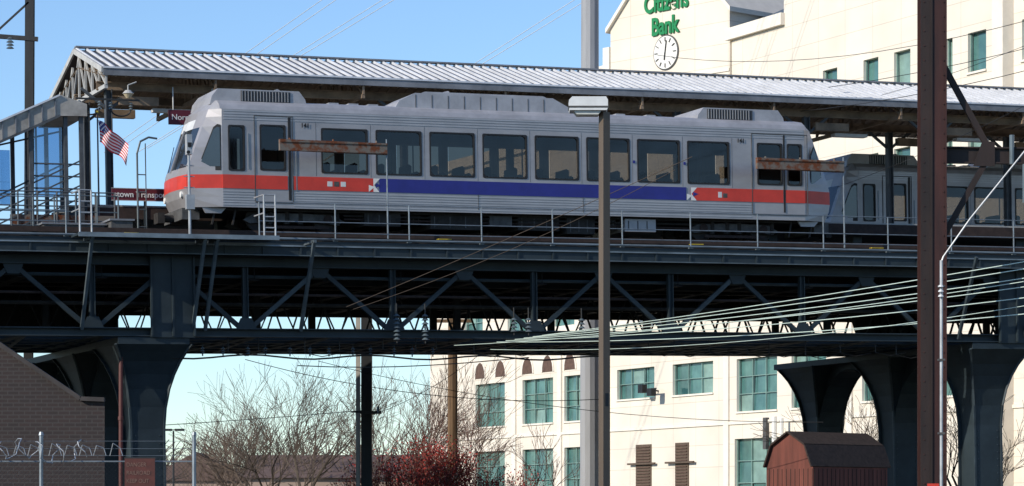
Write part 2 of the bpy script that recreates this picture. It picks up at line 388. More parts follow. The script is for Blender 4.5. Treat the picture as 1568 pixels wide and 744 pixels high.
# ------------------------------------------------------------------ viaduct
X0,X1=-22,62
mb=MB()
mb.box(X0,X1,-1.55,12.7,9.22,9.42,'steel')
mb.box(X0,X1,-1.68,-1.55,9.05,9.44,'steel')
mb.tube((X0,-1.72,9.50),(X1,-1.72,9.50),.032,.032,'edge',6)
mb.box(X0,X1,-1.74,-1.685,9.28,9.32,'edge'); mb.box(X0,X1,-1.76,-1.685,9.02,9.05,'brace')
x=X0
while x<X1:
    mb.box(x,x+.05,-1.72,-1.685,9.06,9.28,'steel'); x+=1.08
bents=[-1.2-26.7,-1.2,25.5,25.5+26.7]
for t in (-1.0,7.2):
    mb.ibeam((X0,t,8.9),(X1,t,8.9),.34,.30,'steel'); mb.ibeam((X0,t,6.93),(X1,t,6.93),.36,.24,'steel')
for i in range(-6,15):
    x=1.45+4.32*i; t=-1.0
    mb.ibeam((x,t,7.05),(x,t,8.75),.16,.16,'steel',up=(1,0,0))
    mb.ibeam((x+2.16,t,8.75),(x+.12,t,7.05),.12,.12,'steel_l' if i%3==0 else 'steel',up=(0,1,0)); mb.ibeam((x+2.16,t,8.75),(x+4.2,t,7.05),.12,.12,'steel',up=(0,1,0))
    for zz in (7.04,8.78):
        xx=x if zz<8 else x+2.16
        mb.prism([(xx-.3,zz),(xx+.3,zz),(xx+.16,zz+(.3 if zz<8 else -.3)),(xx-.16,zz+(.3 if zz<8 else -.3))],t-.09,t-.075,'steel')
# lattice girders inside the deck
for t,P,w_,zt in ((7.2,.80,.13,8.2),(3.1,1.25,.09,8.4)):
    n=int((X1-X0)/P)
    for i in range(n):
        x=X0+P*i
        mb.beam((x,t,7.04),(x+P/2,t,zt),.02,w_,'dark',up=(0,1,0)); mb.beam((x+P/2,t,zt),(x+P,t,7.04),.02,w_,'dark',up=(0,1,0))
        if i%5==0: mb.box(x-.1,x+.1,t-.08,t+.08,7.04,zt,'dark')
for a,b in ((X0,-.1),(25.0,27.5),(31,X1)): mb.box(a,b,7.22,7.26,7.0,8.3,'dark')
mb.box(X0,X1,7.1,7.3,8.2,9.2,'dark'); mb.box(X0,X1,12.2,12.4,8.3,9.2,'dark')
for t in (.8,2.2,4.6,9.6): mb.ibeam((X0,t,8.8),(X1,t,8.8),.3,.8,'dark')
x=X0
while x<X1:
    mb.ibeam((x,-.9,8.8),(x,12.5,8.8),.3,.80,'dark'); mb.ibeam((x,-1.0,6.92),(x,7.2,6.92),.22,.2,'steel')
    mb.beam((x,-1.0,6.84),(x+1.08,7.2,6.84),.12,.05,'steel'); mb.beam((x+1.08,7.2,6.84),(x+2.16,-1.0,6.84),.12,.05,'steel')
    x+=2.16
for t in (.6,2.0,3.3,4.6,6.0): mb.ibeam((X0,t,6.93),(X1,t,6.93),.25,.22,'steel')
mb.tube((X0,.2,7.8),(X1,.2,7.8),.06,.06,'under',6); mb.tube((X0,-.9,8.0),(X1,-.9,8.0),.04,.04,'rust2',6); mb.tube((X0,-.85,8.5),(X1,-.85,8.5),.05,.05,'steel_l',6)
for x in (-6.8,-3.2,.25,-.1,3.0,24.0,26.3,31.0,36.0,-11,-15):
    if x<4:
        mb.beam((x,-2.5,9.35),(x,-1.15,7.0),.08,.12,'brace'); mb.beam((x,-2.6,9.36),(x,-1.6,9.36),.08,.08,'brace')
    else:
        mb.beam((x,-2.3,9.3),(x,-1.15,6.9),.08,.10,'steel_l')
mb.box(-3.6,1.95,-2.65,-1.78,9.40,9.46,'steel'); mb.box(-3.6,1.95,-2.7,-2.65,9.36,9.48,'edge')
for bx in bents:
    mb.box(bx-.1,bx+1.15,-1.22,-1.19,6.78,9.04,'steel')
    for dx in (-.1,.5,1.1): mb.box(bx+dx,bx+dx+.05,-1.29,-1.22,6.82,9.0,'steel')
    mb.box(bx-1.0,bx+1.0,-1.15,12.3,6.60,6.79,'steel')
    for t in (0.2,5.3,10.6):
        prof=[(0,.50,.45),(4.3,.50,.45),(4.9,.54,.50),(5.4,.62,.60),(5.8,.73,.74),(6.15,.86,.92),(6.4,.98,1.12),(6.6,1.1,1.3)]
        for (z0,a0,b0),(z1,a1,b1) in zip(prof[:-1],prof[1:]):
            for sg in (-1,1):
                mb.hexa([(bx-a0,t+sg*b0-.03,z0),(bx+a0,t+sg*b0-.03,z0),(bx+a0,t+sg*b0+.03,z0),(bx-a0,t+sg*b0+.03,z0),(bx-a1,t+sg*b1-.03,z1),(bx+a1,t+sg*b1-.03,z1),(bx+a1,t+sg*b1+.03,z1),(bx-a1,t+sg*b1+.03,z1)],'steel')
            for sg in (-1,1):
                q=.12
                mb.hexa([(bx+sg*(a0-q)-.03,t-b0,z0),(bx+sg*(a0-q)+.03,t-b0,z0),(bx+sg*(a0-q)+.03,t+b0,z0),(bx+sg*(a0-q)-.03,t+b0,z0),(bx+sg*(a1-q)-.03,t-b1,z1),(bx+sg*(a1-q)+.03,t-b1,z1),(bx+sg*(a1-q)+.03,t+b1,z1),(bx+sg*(a1-q)-.03,t+b1,z1)],'steel')
        for sg in (-1,1):
            mb.beam((bx+sg*.47,t-.50,0),(bx+sg*.47,t-.50,4.3),.06,.05,'steel_l')
            for (z0,a0,b0),(z1,a1,b1) in zip(prof[1:-1],prof[2:]):
                mb.beam((bx+sg*(a0-.03),t-b0-.05,z0),(bx+sg*(a1-.03),t-b1-.05,z1),.06,.05,'steel_l')
        z=.6
        while z<4.3:
            for dx in (-.34,.34): mb.tube((bx+dx,t-.48,z),(bx+dx,t-.50,z),.02,.02,'steel_l',5,True)
            z+=.22
        mb.box(bx-.8,bx+.8,t-.75,t+.75,0,.35,'conc')
    for ta,tb in ((.65,4.85),(5.75,10.15)):
        r=(tb-ta)/2; cm=(ta+tb)/2; N=14
        for i in range(N):
            a0=math.pi*i/N; a1=math.pi*(i+1)/N
            p0=(cm-r*math.cos(a0),4.0+r*1.1*math.sin(a0)); p1=(cm-r*math.cos(a1),4.0+r*1.1*math.sin(a1))
            for xx in (bx-.3,bx+.3):
                mb.face([(xx,p0[0],p0[1]),(xx,p1[0],p1[1]),(xx,p1[0],6.6),(xx,p0[0],6.6)],'steel')
            mb.face([(bx-.45,p0[0],p0[1]),(bx+.45,p0[0],p0[1]),(bx+.45,p1[0],p1[1]),(bx-.45,p1[0],p1[1])],'steel')
viad=mb.obj('viaduct',None,V)
mb=MB()
for tt in (0,9.2):
    x=X0
    mb.box(X0,X1,tt-.5,tt+3.2,9.425,9.47,'ballast')
    while x<X1:
        mb.box(x,x+.24,tt-.15,tt+3.1,9.47,9.70,'tie'); x+=.62
    for t in (.72,2.2): 
        mb.box(X0,X1,tt+t-.07,tt+t+.07,9.70,9.73,'rust2'); mb.box(X0,X1,tt+t-.035,tt+t+.035,9.73,9.86,'rust2')
mb.box(X0,X1,-.75,-.55,9.66,9.80,'rust2')
x=X0
while x<X1:
    mb.box(x,x+.1,-.7,-.6,9.43,9.66,'under'); x+=2.3
mb.box(X0,X1,-1.25,-1.10,9.50,9.60,'under')
for x in (7.1,15.0,-2,21,30): mb.box(x,x+.4,-1.26,-1.09,9.602,9.63,'yellow')
mb.obj('railway_track',viad)
def railing(name,xs,t,zb,zt,mids,k='rail',r=.021):
    m=MB()
    for x in xs: m.tube((x,t,zb),(x,t,zt),r,r,k,6); m.box(x-.06,x+.06,t-.05,t+.05,zb,zb+.05,k)
    for z in [zt]+mids: m.tube((xs[0],t,z),(xs[-1],t,z),r*.75,r*.75,k,6)
    return m.obj(name,None,V)
railing('walkway_railing',[1.7]+[3.9+2.18*i for i in range(0,26)],-1.64,9.45,10.50,[9.98,9.68])
railing('walkway_railing',[-22+2.3*i for i in range(8)]+[-3.7],-1.64,9.45,10.5,[10.15,9.85])
m=MB()
for x0 in (-3.55,1.55):
    for x in (x0,x0+.32): m.tube((x,-2.6,9.45),(x,-2.6,10.6),.026,.026,'galv',6)
    for z in (9.7,10.0,10.3,10.6): m.tube((x0,-2.6,z),(x0+.32,-2.6,z),.02,.02,'galv',6)
    m.tube((x0,-2.6,10.6),(x0,-1.7,10.6),.02,.02,'galv',6); m.tube((x0,-2.6,10.1),(x0,-1.7,10.1),.02,.02,'galv',6)
m.obj('access_ladder_rail',None,V)

# ------------------------------------------------------------------ platform and canopy
mb=MB()
mb.box(-2.0,60,3.25,8.9,10.55,10.85,'conc'); mb.box(-2.0,60,3.2,3.249,10.45,10.8,'rust2')
for x in range(-1,60,3):
    for t in (3.6,8.5): mb.box(x,x+.3,t,t+.3,9.43,10.55,'steel')
mb.box(-4.2,-1.2,3.0,3.15,10.15,10.50,'rust')
for x in (-4,-3,-2): mb.box(x,x+.08,2.97,3.0,10.15,10.5,'rust2')
mb.obj('station_platform',None,V)
mb=MB()
CX0,CX1=-1.15,60
tn,tr_,tf=4.4,7.8,11.1; ze,zr=14.88,15.92
th=.07
for (ta,za,tb,zb) in ((tn,ze,tr_,zr),(tf,ze,tr_,zr)):
    mb.hexa([(CX0,ta,za),(CX1,ta,za),(CX1,tb,zb),(CX0,tb,zb),(CX0,ta,za+th),(CX1,ta,za+th),(CX1,tb,zb+th),(CX0,tb,zb+th)],'roofm')
    x=CX0+.02
    while x<CX1:
        mb.hexa([(x,ta,za+th),(x+.045,ta,za+th),(x+.045,tb,zb+th),(x,tb,zb+th),(x,ta,za+th+.075),(x+.045,ta,za+th+.075),(x+.045,tb,zb+th+.075),(x,tb,zb+th+.075)],'seam'); x+=.305
    mb.face([(CX0+.05,ta,za-.14),(CX1,ta,za-.14),(CX1,tb,zb-.45),(CX0+.05,tb,zb-.45)],'soffit')
    x=CX0+.1
    while x<CX1:
        mb.beam((x,ta,za-.155),(x,tb,zb-.465),.05,.03,'soffit'); x+=.3
mb.box(CX0,CX1,tn-.10,tn-.002,ze-.14,ze+.10,'fascia'); mb.box(CX0,CX1,tn-.13,tn-.10,ze+.06,ze+.11,'seam')
mb.box(CX0,CX1,tf+.002,tf+.08,ze-.16,ze+.10,'fascia')
mb.box(CX0,CX1,tr_-.12,tr_+.12,zr+.13,zr+.18,'fascia')
mb.beam((CX0-.03,tn-.1,ze+.02),(CX0-.03,tr_,zr+.03),.06,.16,'truss'); mb.beam((CX0-.03,tf+.1,ze+.02),(CX0-.03,tr_,zr+.03),.06,.16,'truss')
def etruss(x,k):
    mb.beam((x,tn,ze-.45),(x,tf,ze-.45),.10,.12,k)
    N=8
    for i in range(N+1):
        t=tn+(tf-tn)*i/N; zt=ze+(zr-ze)*(1-abs(t-tr_)/3.35)-.1
        mb.beam((x,t,ze-.4),(x,t,max(zt,ze-.2)),.06,.06,k,up=(1,0,0))
        if i<N:
            t2=tn+(tf-tn)*(i+1)/N; zt2=ze+(zr-ze)*(1-abs(t2-tr_)/3.35)-.1
            if i<N/2: mb.beam((x,t,ze-.4),(x,t2,zt2),.05,.05,k,up=(1,0,0))
            else: mb.beam((x,t,zt),(x,t2,ze-.4),.05,.05,k,up=(1,0,0))
etruss(CX0+.1,'truss')
x=CX0+3.4
while x<CX1:
    etruss(x,'soffit'); x+=4.6
x=CX0+.35
while x<CX1:
    for t in (5.2,8.0):
        mb.ibeam((x,t,10.85),(x,t,14.45),.2,.2,'cansteel',up=(1,0,0))
        mb.beam((x,t,13.85),(x+.8,t,14.45),.08,.08,'cansteel',up=(0,1,0)); mb.beam((x,t,13.85),(x-.8,t,14.45),.08,.08,'cansteel',up=(0,1,0))
        mb.box(x+.3,x+1.5,t-.12,t+.12,14.0,14.25,'soffit')
    x+=4.6
for t in (5.2,8.0): mb.ibeam((CX0,t,14.55),(CX1,t,14.55),.15,.25,'soffit')
x=CX0+2
while x<CX1: mb.box(x,x+1.2,6.3,6.6,14.0,14.1,'lampwhite'); x+=4.6
mb.obj('platform_canopy',None,V)
mb=MB()
for cx,t in ((-1.6,4.2),(-.65,4.3)):
    pts=[(cx+.30*math.cos(a),t,13.75+.20*math.sin(a)) for a in [math.pi+math.pi*i/10 for i in range(11)]]
    mb.path(pts,.025,'dwire'); 
    for s in (-.30,.30):
        for j in range(3): mb.tube((cx+s,t,13.75+.08*j),(cx+s,t,13.8+.08*j),.07,.03,'insul',8,True)
mb.beam((-2.0,4.25,14.02),(-.1,4.25,14.02),.05,.05,'dwire')
mb.obj('cable_loop',None,V)
m=MB(); x,t,z=-.45,4.2,14.2
m.tube((x,t,z+.25),(x,t,z+.1),.02,.02,'truss',6); m.tube((x,t,z+.1),(x,t,z),.08,.17,'truss',12); m.tube((x,t,z),(x,t,z-.13),.15,.06,'lighton',12,True)
m.tube((x,t,z+.25),(x+.25,t,z+.35),.02,.02,'truss',6)
m.obj('platform_lamp',None,V)
e=empty('platform_sign',V); m=MB(); m.box(.85,2.6,4.55,4.62,13.40,13.83,'maroon'); m.tube((1.0,4.6,13.83),(1.0,4.6,14.5),.02,.02,'truss'); m.tube((2.2,4.6,13.83),(2.2,4.6,14.5),.02,.02,'truss'); m.obj('panel',e)
text('lettering','Norristown',.24,T(.93,4.545,13.54)@UPR,'white',e,.003)
e=empty('station_name_sign',V); m=MB(); m.box(-1.25,3.2,3.1,3.16,10.98,11.31,'maroon'); m.box(-1.27,3.22,3.09,3.1,10.96,10.98,'truss'); m.box(-.3,-.24,3.16,3.2,9.9,11.3,'steel'); m.box(-1.27,3.22,3.09,3.1,11.31,11.33,'truss')
m.obj('panel',e); text('lettering','stown Transportation Center',.235,T(-1.2,3.085,11.07)@UPR,'white',e,.003,bold=.003)
# flag
e=empty('american_flag',V); m=MB(); NX,NY=26,13
def fp(i,j):
    a=i/NX;b=j/NY
    x=-1.62+.84*a+.05*math.sin(a*9+b*2); z=13.25-.50*a-.15*a*a-.62*b+.03*math.sin(a*11)
    return (x,3.1+.10*math.sin(a*10+b*2.2)*(0.3+a),z)
for i in range(NX):
    for j in range(NY):
        k='flagred' if j%2==0 else 'flagwhite'
        if i<5 and j<6: k='flagblue' if (i+j)%3 else 'flagwhite'
        m.face([fp(i,j),fp(i+1,j),fp(i+1,j+1),fp(i,j+1)],k)
m.obj('cloth',e,smooth=True)
m=MB(); m.tube((-1.64,3.1,9.5),(-1.64,3.1,13.45),.03,.022,'cansteel',8,True); m.tube((-1.64,3.1,13.45),(-1.64,3.1,13.51),.04,.04,'yellow',8,True); m.obj('staff',e)
m=MB(); m.path([(-.55,2.9,9.5),(-.55,2.9,12.3),(-.45,2.9,12.65),(-.2,2.9,12.78),(.05,2.9,12.75)],.03,'brace',7)
for z in (10.2,10.7,11.2,11.7): m.tube((-.55,2.9,z),(-.3,2.9,z),.018,.018,'brace')
m.path([(-.3,2.9,9.5),(-.3,2.9,12.6)],.018,'brace',5)
m.obj('curved_service_mast',None,V)
m=MB(); m.tube((-.15,-1.2,9.5),(-.15,-1.2,12.3),.04,.035,'galv',8,True); m.box(-.22,-.07,-1.3,-1.1,11.8,12.35,'galv'); m.box(-.2,-.1,-1.34,-1.3,12.0,12.12,'rubber')
m.tube((-.2,-1.34,11.85),(-.2,-1.38,11.85),.05,.05,'rubber',8,True); m.box(-.25,-.02,-1.28,-1.12,10.3,10.7,'galv')
for z in (10.9,11.2,11.5): m.tube((-.3,-1.2,z),(0,-1.2,z),.015,.015,'galv')
m.obj('railway_signal',None,V)
def rusty(xp,xl,z0,z1,t=-1.2):
    m=MB(); m.tube((xp,t,9.5),(xp,t,z1+.12),.026,.02,'rail',6,True)
    m.hexa([(xl,t-.06,z0+.02),(xp,t-.06,z0-.02),(xp,t+.06,z0-.02),(xl,t+.06,z0+.02),(xl,t-.06,z1+.03),(xp,t-.06,z1),(xp,t+.06,z1),(xl,t+.06,z1+.03)],'rust')
    m.box(xl,xp,t-.085,t-.061,z1-.05,z1-.01,'rust'); m.box(xl,xp,t-.085,t-.061,z0+.01,z0+.04,'rust')
    for x in (xl+.3,(xl+xp)/2,xp-.3): m.tube((x,t,z1),(x,t,z1+.07),.03,.03,'rust',6,True)
    m.obj('rusty_cable_bracket',None,V)
rusty(5.6,2.45,11.98,12.28); rusty(20.1,17.2,11.88,12.2)
# left stair cover
m=MB()
def sz(x): return min(13.88,13.85+(x+2.94)*.47)
a,b=-9.0,-2.8
t0,t1=2.9,5.6
m.hexa([(a,t0,sz(a)-.10),(b,t0,sz(b)-.10),(b,t1,sz(b)-.10),(a,t1,sz(a)-.10),(a,t0,sz(a)),(b,t0,sz(b)),(b,t1,sz(b)),(a,t1,sz(a))],'stairroof')
m.hexa([(a,2.84,sz(a)-.62),(b,2.84,sz(b)-.58),(b,2.9,sz(b)-.58),(a,2.9,sz(a)-.62),(a,2.84,sz(a)+.03),(b,2.84,sz(b)+.03),(b,2.9,sz(b)+.03),(a,2.9,sz(a)+.03)],'stairroof')
m.hexa([(b,2.84,13.3),(-2.0,2.84,13.32),(-2.0,5.6,13.32),(b,5.6,13.3),(b,2.84,13.91),(-2.0,2.84,13.66),(-2.0,5.6,13.66),(b,5.6,13.91)],'stairroof')
x=a
while x<b: m.beam((x,2.82,sz(x)-.56),(x,2.82,sz(x)-.04),.035,.03,'fascia',up=(1,0,0)); x+=.38
m.beam((a,2.80,sz(a)-.60),(b,2.80,sz(b)-.58),.05,.07,'cansteel'); m.beam((a,2.80,sz(a)),(b,2.80,sz(b)),.05,.05,'seam')
for x in (-2.15,-2.6,-3.6,-5.5,-7.5):
    for t in (3.0,5.5): m.beam((x,t,9.4),(x,t,sz(x)-.4),.11,.11,'cansteel',up=(1,0,0))
for i in range(4): m.beam((-6.5,3.0,8.9+.35*i),(-2.2,3.0,11.0+.35*i),.045,.045,'cansteel')
for z in (10.9,11.25,11.6,11.95): m.beam((-3.6,3.0,z),(-2.15,3.0,z),.04,.04,'cansteel')
for x in (-6.2,-5.0,-4.3,-3.2,-2.9): m.beam((x,5.5,9.5),(x,5.5,sz(x)-.4),.05,.05,'cansteel',up=(1,0,0))
m.beam((-6.2,5.5,12.2),(-2.2,5.5,13.2),.05,.05,'cansteel'); m.beam((-6.2,5.5,10.2),(-2.2,5.5,12.2),.05,.05,'cansteel')
m.box(-3.5,-2.7,3.04,3.06,11.0,13.0,'stairglass'); m.box(-5.4,-3.7,5.4,5.42,11.0,12.6,'stairglass')
for i in range(12):
    x=-2.2-.3*i; z=10.8-.18*i; m.box(x-.3,x,3.1,5.4,z-.05,z,'conc'); m.box(x-.02,x,3.1,5.4,z-.18,z-.05,'steel')
m.hexa([(-6,3.02,8.3),(-2,3.02,10.6),(-2,3.08,10.6),(-6,3.08,8.3),(-6,3.02,8.65),(-2,3.02,10.95),(-2,3.08,10.95),(-6,3.08,8.65)],'steel')
m.obj('stair_enclosure',None,V)
railing('platform_fence',[-6.5+.55*i for i in range(10)],1.6,9.45,11.0,[10.2,10.6,9.9],'cansteel',.028)
railing('platform_fence',[-6.5+.6*i for i in range(9)],.6,9.45,10.8,[10.35,9.95],'brace',.024)
m=MB(); m.box(-3.9,-2.2,.2,1.2,9.47,9.95,'equip'); m.box(-2.1,-1.5,-.2,.8,9.47,10.05,'equip'); m.box(-6,-4.1,.3,1.0,9.47,9.8,'equip')
m.box(-3.95,-2.15,.15,1.25,9.95,10.0,'fascia'); m.box(-2.15,-1.45,-.25,.85,10.05,10.1,'fascia')
for x in (-3.5,-3.0,-2.6): m.box(x,x+.02,.19,.2,9.5,9.9,'under')
m.obj('equipment_cabinet',None,V)
def insulator(x,t,z,n=6,r=.11,h=.11):
    m=MB(); m.tube((x,t,z+n*h+.25),(x,t,z-.1),.02,.02,'dwire')
    for i in range(n): m.tube((x,t,z+i*h),(x,t,z+i*h+h*.55),r,r*.35,'insul',12,True)
    m.obj('insulator_string',None,V)
for x,t in ((6.6,-1.4),(9.3,-1.4),(9.75,-1.4),(11.4,-1.4),(5.75,-1.4)): insulator(x,t,6.75 if x<7 else 7.0,7 if x<7 else 4)
m=MB()
pts=[(-1+.5*i,-.8,6.28-.06*math.sin(i*.9)) for i in range(28)]
m.path(pts,.025,'dwire')
for i in range(0,12):
    x=.3+i*.62+U(-.1,.1)
    for j in range(3): m.tube((x,-.8,6.36+.07*j),(x,-.8,6.40+.07*j),.075,.03,'insul',8,True)
    m.tube((x,-.8,6.3),(x,-.8,6.62),.02,.02,'dwire',5)
m.path([(10-1.0*i,-.8,6.3-.3*math.sin(i*.3)) for i in range(8)],.015,'dwire')
for i in range(22):
    x=1+1.05*i+U(-.3,.3); zb=6.5-.12*U(0,1)
    m.tube((x,-.95,6.82),(x,-.95,zb),.015,.015,'dwire',4)
    if i<21: m.path([(x,-.95,zb),(x+.5,-.95,zb-.1),(x+1.05,-.95,zb)],.012,'dwire',4)
m.obj('feeder_cable',None,V)

# ------------------------------------------------------------------ poles and masts
e=empty('street_lamp',T(1.43,45,0)); m=MB()
w=.063; m.box(-w,w,-w,w,0,8.05,'bronze'); m.box(-.2,.2,-.2,.2,0,.06,'bronze'); m.box(-.19,.19,-.19,.19,.06,.5,'conc')
for z in (1.2,3.5): m.box(-.03,.03,-w-.006,-w-.001,z,z+.2,'dpole')
po=m.obj('post',e); po.rotation_euler=(0,0,math.radians(33))
m=MB(); m.prism([(-.54,8.06),(.03,8.06),(.05,8.10),(.05,8.22),(.02,8.27),(-.50,8.27),(-.55,8.22),(-.55,8.10)],-.2,.2,'lampwhite'); m.prism([(-.48,8.058),(-.05,8.058),(-.10,8.00),(-.43,8.00)],-.15,.15,'lens')
m.box(-.56,.06,-.21,.21,8.10,8.125,'equip')
m.obj('lamp_head',e)
m=MB()
c=8.67; y=60; hw=.265
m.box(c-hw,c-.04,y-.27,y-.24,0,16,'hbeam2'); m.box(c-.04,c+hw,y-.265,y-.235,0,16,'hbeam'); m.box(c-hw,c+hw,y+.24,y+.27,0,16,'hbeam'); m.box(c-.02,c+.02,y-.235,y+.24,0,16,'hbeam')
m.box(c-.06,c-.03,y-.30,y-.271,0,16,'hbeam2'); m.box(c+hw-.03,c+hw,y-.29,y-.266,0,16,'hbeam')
z=.4
while z<16:
    for xx in (-.2,.2): m.tube((c+xx,y-.265,z),(c+xx,y-.285,z),.016,.016,'hbeam',6,True)
    z+=.30
m.ibeam((c+.25,y+.1,11.15),(c+1.15,y+.1,9.5),.12,.12,'hbeam2',up=(0,1,0)); m.ibeam((c+.25,y+.1,7.62),(c+1.12,y+.1,9.15),.12,.12,'hbeam2',up=(0,1,0))
m.ibeam((c+.25,y+.1,9.3),(c+4.5,y+.1,9.25),.16,.34,'hbeam2'); m.prism([(c+.85,9.06),(c+1.3,9.06),(c+1.3,9.55),(c+1.05,9.6)],y,y+.02,'hbeam2')
m.box(c-.14,c+.1,y-.33,y-.301,2.3,2.5,'red')
m.tube((c+1.65,y,9.1),(c+1.65,y,9.7),.05,.05,'insul',8,True); m.tube((c+1.9,y,9.1),(c+1.9,y,8.3),.03,.03,'insul',8,True)
m.obj('catenary_column')
m=MB(); m.tube((8.76,59.3,0),(8.76,59.3,7.05),.032,.032,'galv',8,True); m.path([(8.76,59.3,7.0),(8.80,59.3,7.12),(9.35,59.3,7.9),(10.6,59.3,9.45)],.02,'galv',6)
for z in (2,3.5,5,6.5): m.box(8.69,8.83,59.24,59.36,z,z+.04,'equip')
for i in range(3): m.tube((8.74,59.22,6.3+.1*i),(8.74,59.22,6.34+.1*i),.06,.04,'lampwhite',8,True)
m.obj('conduit_riser')
m=MB(); m.tube((2.83,106,0),(2.86,106,46),.36,.27,'concpole',12,True)
for z in (12,24,36): m.tube((2.84,106,z),(2.84,106,z+.15),.40,.38,'concpole',12)
m.obj('transmission_monopole')
m=MB(); m.ibeam((-15.75,94.5,0),(-15.6,94.5,38),.28,.26,'dpole',up=(0,1,0)); m.beam((-18.2,94.4,17.6),(-15.4,94.4,17.4),.12,.14,'dpole'); m.beam((-15.7,94.4,18.6),(-16.9,94.4,17.5),.06,.06,'dpole')
for x in (-16.3,-17.5):
    for i in range(4): m.tube((x,94.4,17.1+.1*i),(x,94.4,17.16+.1*i),.13,.06,'insul',10,True)
m.obj('catenary_mast')
m=MB(); m.tube((-2.13,104,0),(-2.12,104,9.4),.20,.17,'wood',10,True); m.box(-2.3,-1.95,103.75,103.82,3,3.5,'galv'); m.beam((-2.9,103.8,8.9),(-1.4,103.8,8.9),.1,.12,'wood')
m.obj('utility_pole')
m=MB(); m.box(-5.08,-4.72,97.8,98.2,0,9.0,'dpole'); m.box(-5.26,-5.12,97.9,98.1,0,9.0,'conc'); m.beam((-5.1,97.7,5.4),(-4.4,97.7,5.4),.08,.1,'dpole'); m.tube((-4.5,97.7,5.4),(-4.5,97.7,5.6),.06,.04,'insul'); m.beam((-5.0,97.7,5.42),(-5.4,97.7,5.42),.06,.06,'dpole')
m.obj('steel_support_post')
m=MB(); m.tube((-10.7,79.5,0),(-10.7,79.5,6.9),.06,.06,'pipe',8)
for z in (2.5,4.5,6.2): m.tube((-10.7,79.5,z),(-10.7,79.5,z+.1),.08,.08,'pipe',8,True)
m.obj('drain_pipe')
# ------------------------------------------------------------------ wires
def wire(p,q,sag,n=16):
    p=Vector(p);q=Vector(q); pts=[]
    for i in range(n+1):
        a=i/n; v=p.lerp(q,a); v.z-=sag*4*a*(1-a); pts.append(v)
    return pts
m=MB()
for i,zr_ in enumerate((7.41,7.24,7.01,6.80,6.53,6.12)):
    m.path(wire((14,55,zr_),(.83-.25*i,80+i*.1,6.85-.03*i),.12+.03*i),.0115,'wire',5)
m.path(wire((14,55,7.0),(-1.6,80.4,6.6),.3),.009,'wire',5); m.path(wire((14,55,6.6),(-.6,80.6,6.5),.5),.008,'wire',5)
m.obj('power_cables')
m=MB()
m.path(wire((-4.28,75,7.26),(4.65,75,11.14),.05),.008,'bronze',4); m.path(wire((-4.1,75,7.2),(4.2,75,10.8),.22),.007,'bronze',4)
m.path(wire((16,70,13.6),(2,120,19.0),1.2),.010,'dwire',4); m.path(wire((18,70,14.8),(3,120,19.5),1.2),.010,'dwire',4); m.path(wire((18,70,15.6),(6,120,21.0),1.2),.010,'dwire',4)
m.path(wire((17,70,14.3),(9,110,13.4),.6),.008,'dwire',4); m.path(wire((17,70,15.4),(9,110,17.0),.8),.008,'dwire',4)
m.path(wire((-9,98,7.2),(3,99,5.9),.5),.012,'dwire',4); m.path(wire((-6,90,6.7),(9,84,4.6),.5),.009,'dwire',4)
m.path(wire((-30,98,4.5),(-4.8,98,5.5),.3),.012,'dwire',4); m.path(wire((-4.8,98,5.3),(-1,90,6.9),.2),.010,'dwire',4)
m.obj('overhead_cables')
m=MB()
for x0,z0,x1,z1 in ((-12.9,24.3,-8.3,27.4),(-12.3,24.3,-7.9,27.2),(-10.6,24.2,-5.6,27.2),(-10.2,24.2,-5.2,27.1),(-1.7,23.9,3.6,27.2),(-1.3,23.9,3.9,27.0)):
    dx,dz=(x1-x0),(z1-z0)
    m.tube((x0-3*dx*.5,141,z0-3*dz*.5),(x1+dx*3,138,z1+dz*3),.016,.016,'lampwhite',4)
m.obj('transmission_lines')

# ------------------------------------------------------------------ bank building
FB=T(19.3,134,0)@Matrix.Rotation(-math.radians(63.6),4,'Z')
root=empty('bank_building',FB)
m=MB(); g=MB()
rowA=[(-48.43,-44.37,7.5,10.1),(-42.02,-38.06,7.5,10.1),(-36.66,-33.0,7.5,10.1),(-30.3,-26.07,8.5,10.15),(-24.07,-19.79,8.5,10.15),(-17.4,-13.44,7.4,10.1),(-12.08,-8.9,7.4,10.1),(-5.72,-3.0,7.5,10.1),(0,3,7.5,10.1)]
rowB=[(-48.43,-44.37,3.3,6.0),(-42.02,-38.06,3.3,6.0),(-36.66,-33.0,3.3,6.0),(-17.6,-13.3,2.6,6.0),(-10.5,-8.2,3.0,6.0)]
up=[(-9.19,-7.9),(-5.6,-4.32),(-3.0,-1.64),(1.2,1.75),(2.94,4.34),(7.0,8.4),(10,11.4),(14,15.4)]
win=rowA+rowB+[(a,b,zt-1.78,zt) for a,b in up for zt in (23.8,19.25,14.8)]+[(a,a+2.6,zt-1.8,zt) for a in (-50,-44,-38,-27,-21.5,-16) for zt in (19.25,14.8)]
tops=[(-55,-32.2,24.0),(-32.2,-12.8,27.1),(-12.8,40,33.5)]
for a,b,zt in tops:
    m.wall(a,b,0,zt,[w for w in win if a<=w[0] and w[1]<=b],0,'cream')
    m.face([(a,0,zt),(b,0,zt),(b,26,zt),(a,26,zt)],'conc'); m.face([(a,26,0),(b,26,0),(b,26,zt),(a,26,zt)],'cream')
    m.box(a-.1,b+.1,-.25,0-.003,zt-.5,zt+.1,'trim')
m.face([(-55,0,0),(-55,26,0),(-55,26,24),(-55,0,24)],'cream'); m.face([(40,0,0),(40,26,0),(40,26,33.5),(40,0,33.5)],'cream')
m.face([(-32.2,0,24),(-32.2,26,24),(-32.2,26,27.1),(-32.2,0,27.1)],'cream'); m.face([(-12.8,0,27.1),(-12.8,26,27.1),(-12.8,26,33.5),(-12.8,0,33.5)],'cream')
m.prism([(0.3,27.25),(12,27.25),(12,32)],-32,-12.9,'slate','x')
m.box(-55,40,-.18,-.003,12.6,12.95,'trim')
m.box(-55,40,-.08,-.004,6.75,6.9,'trim')
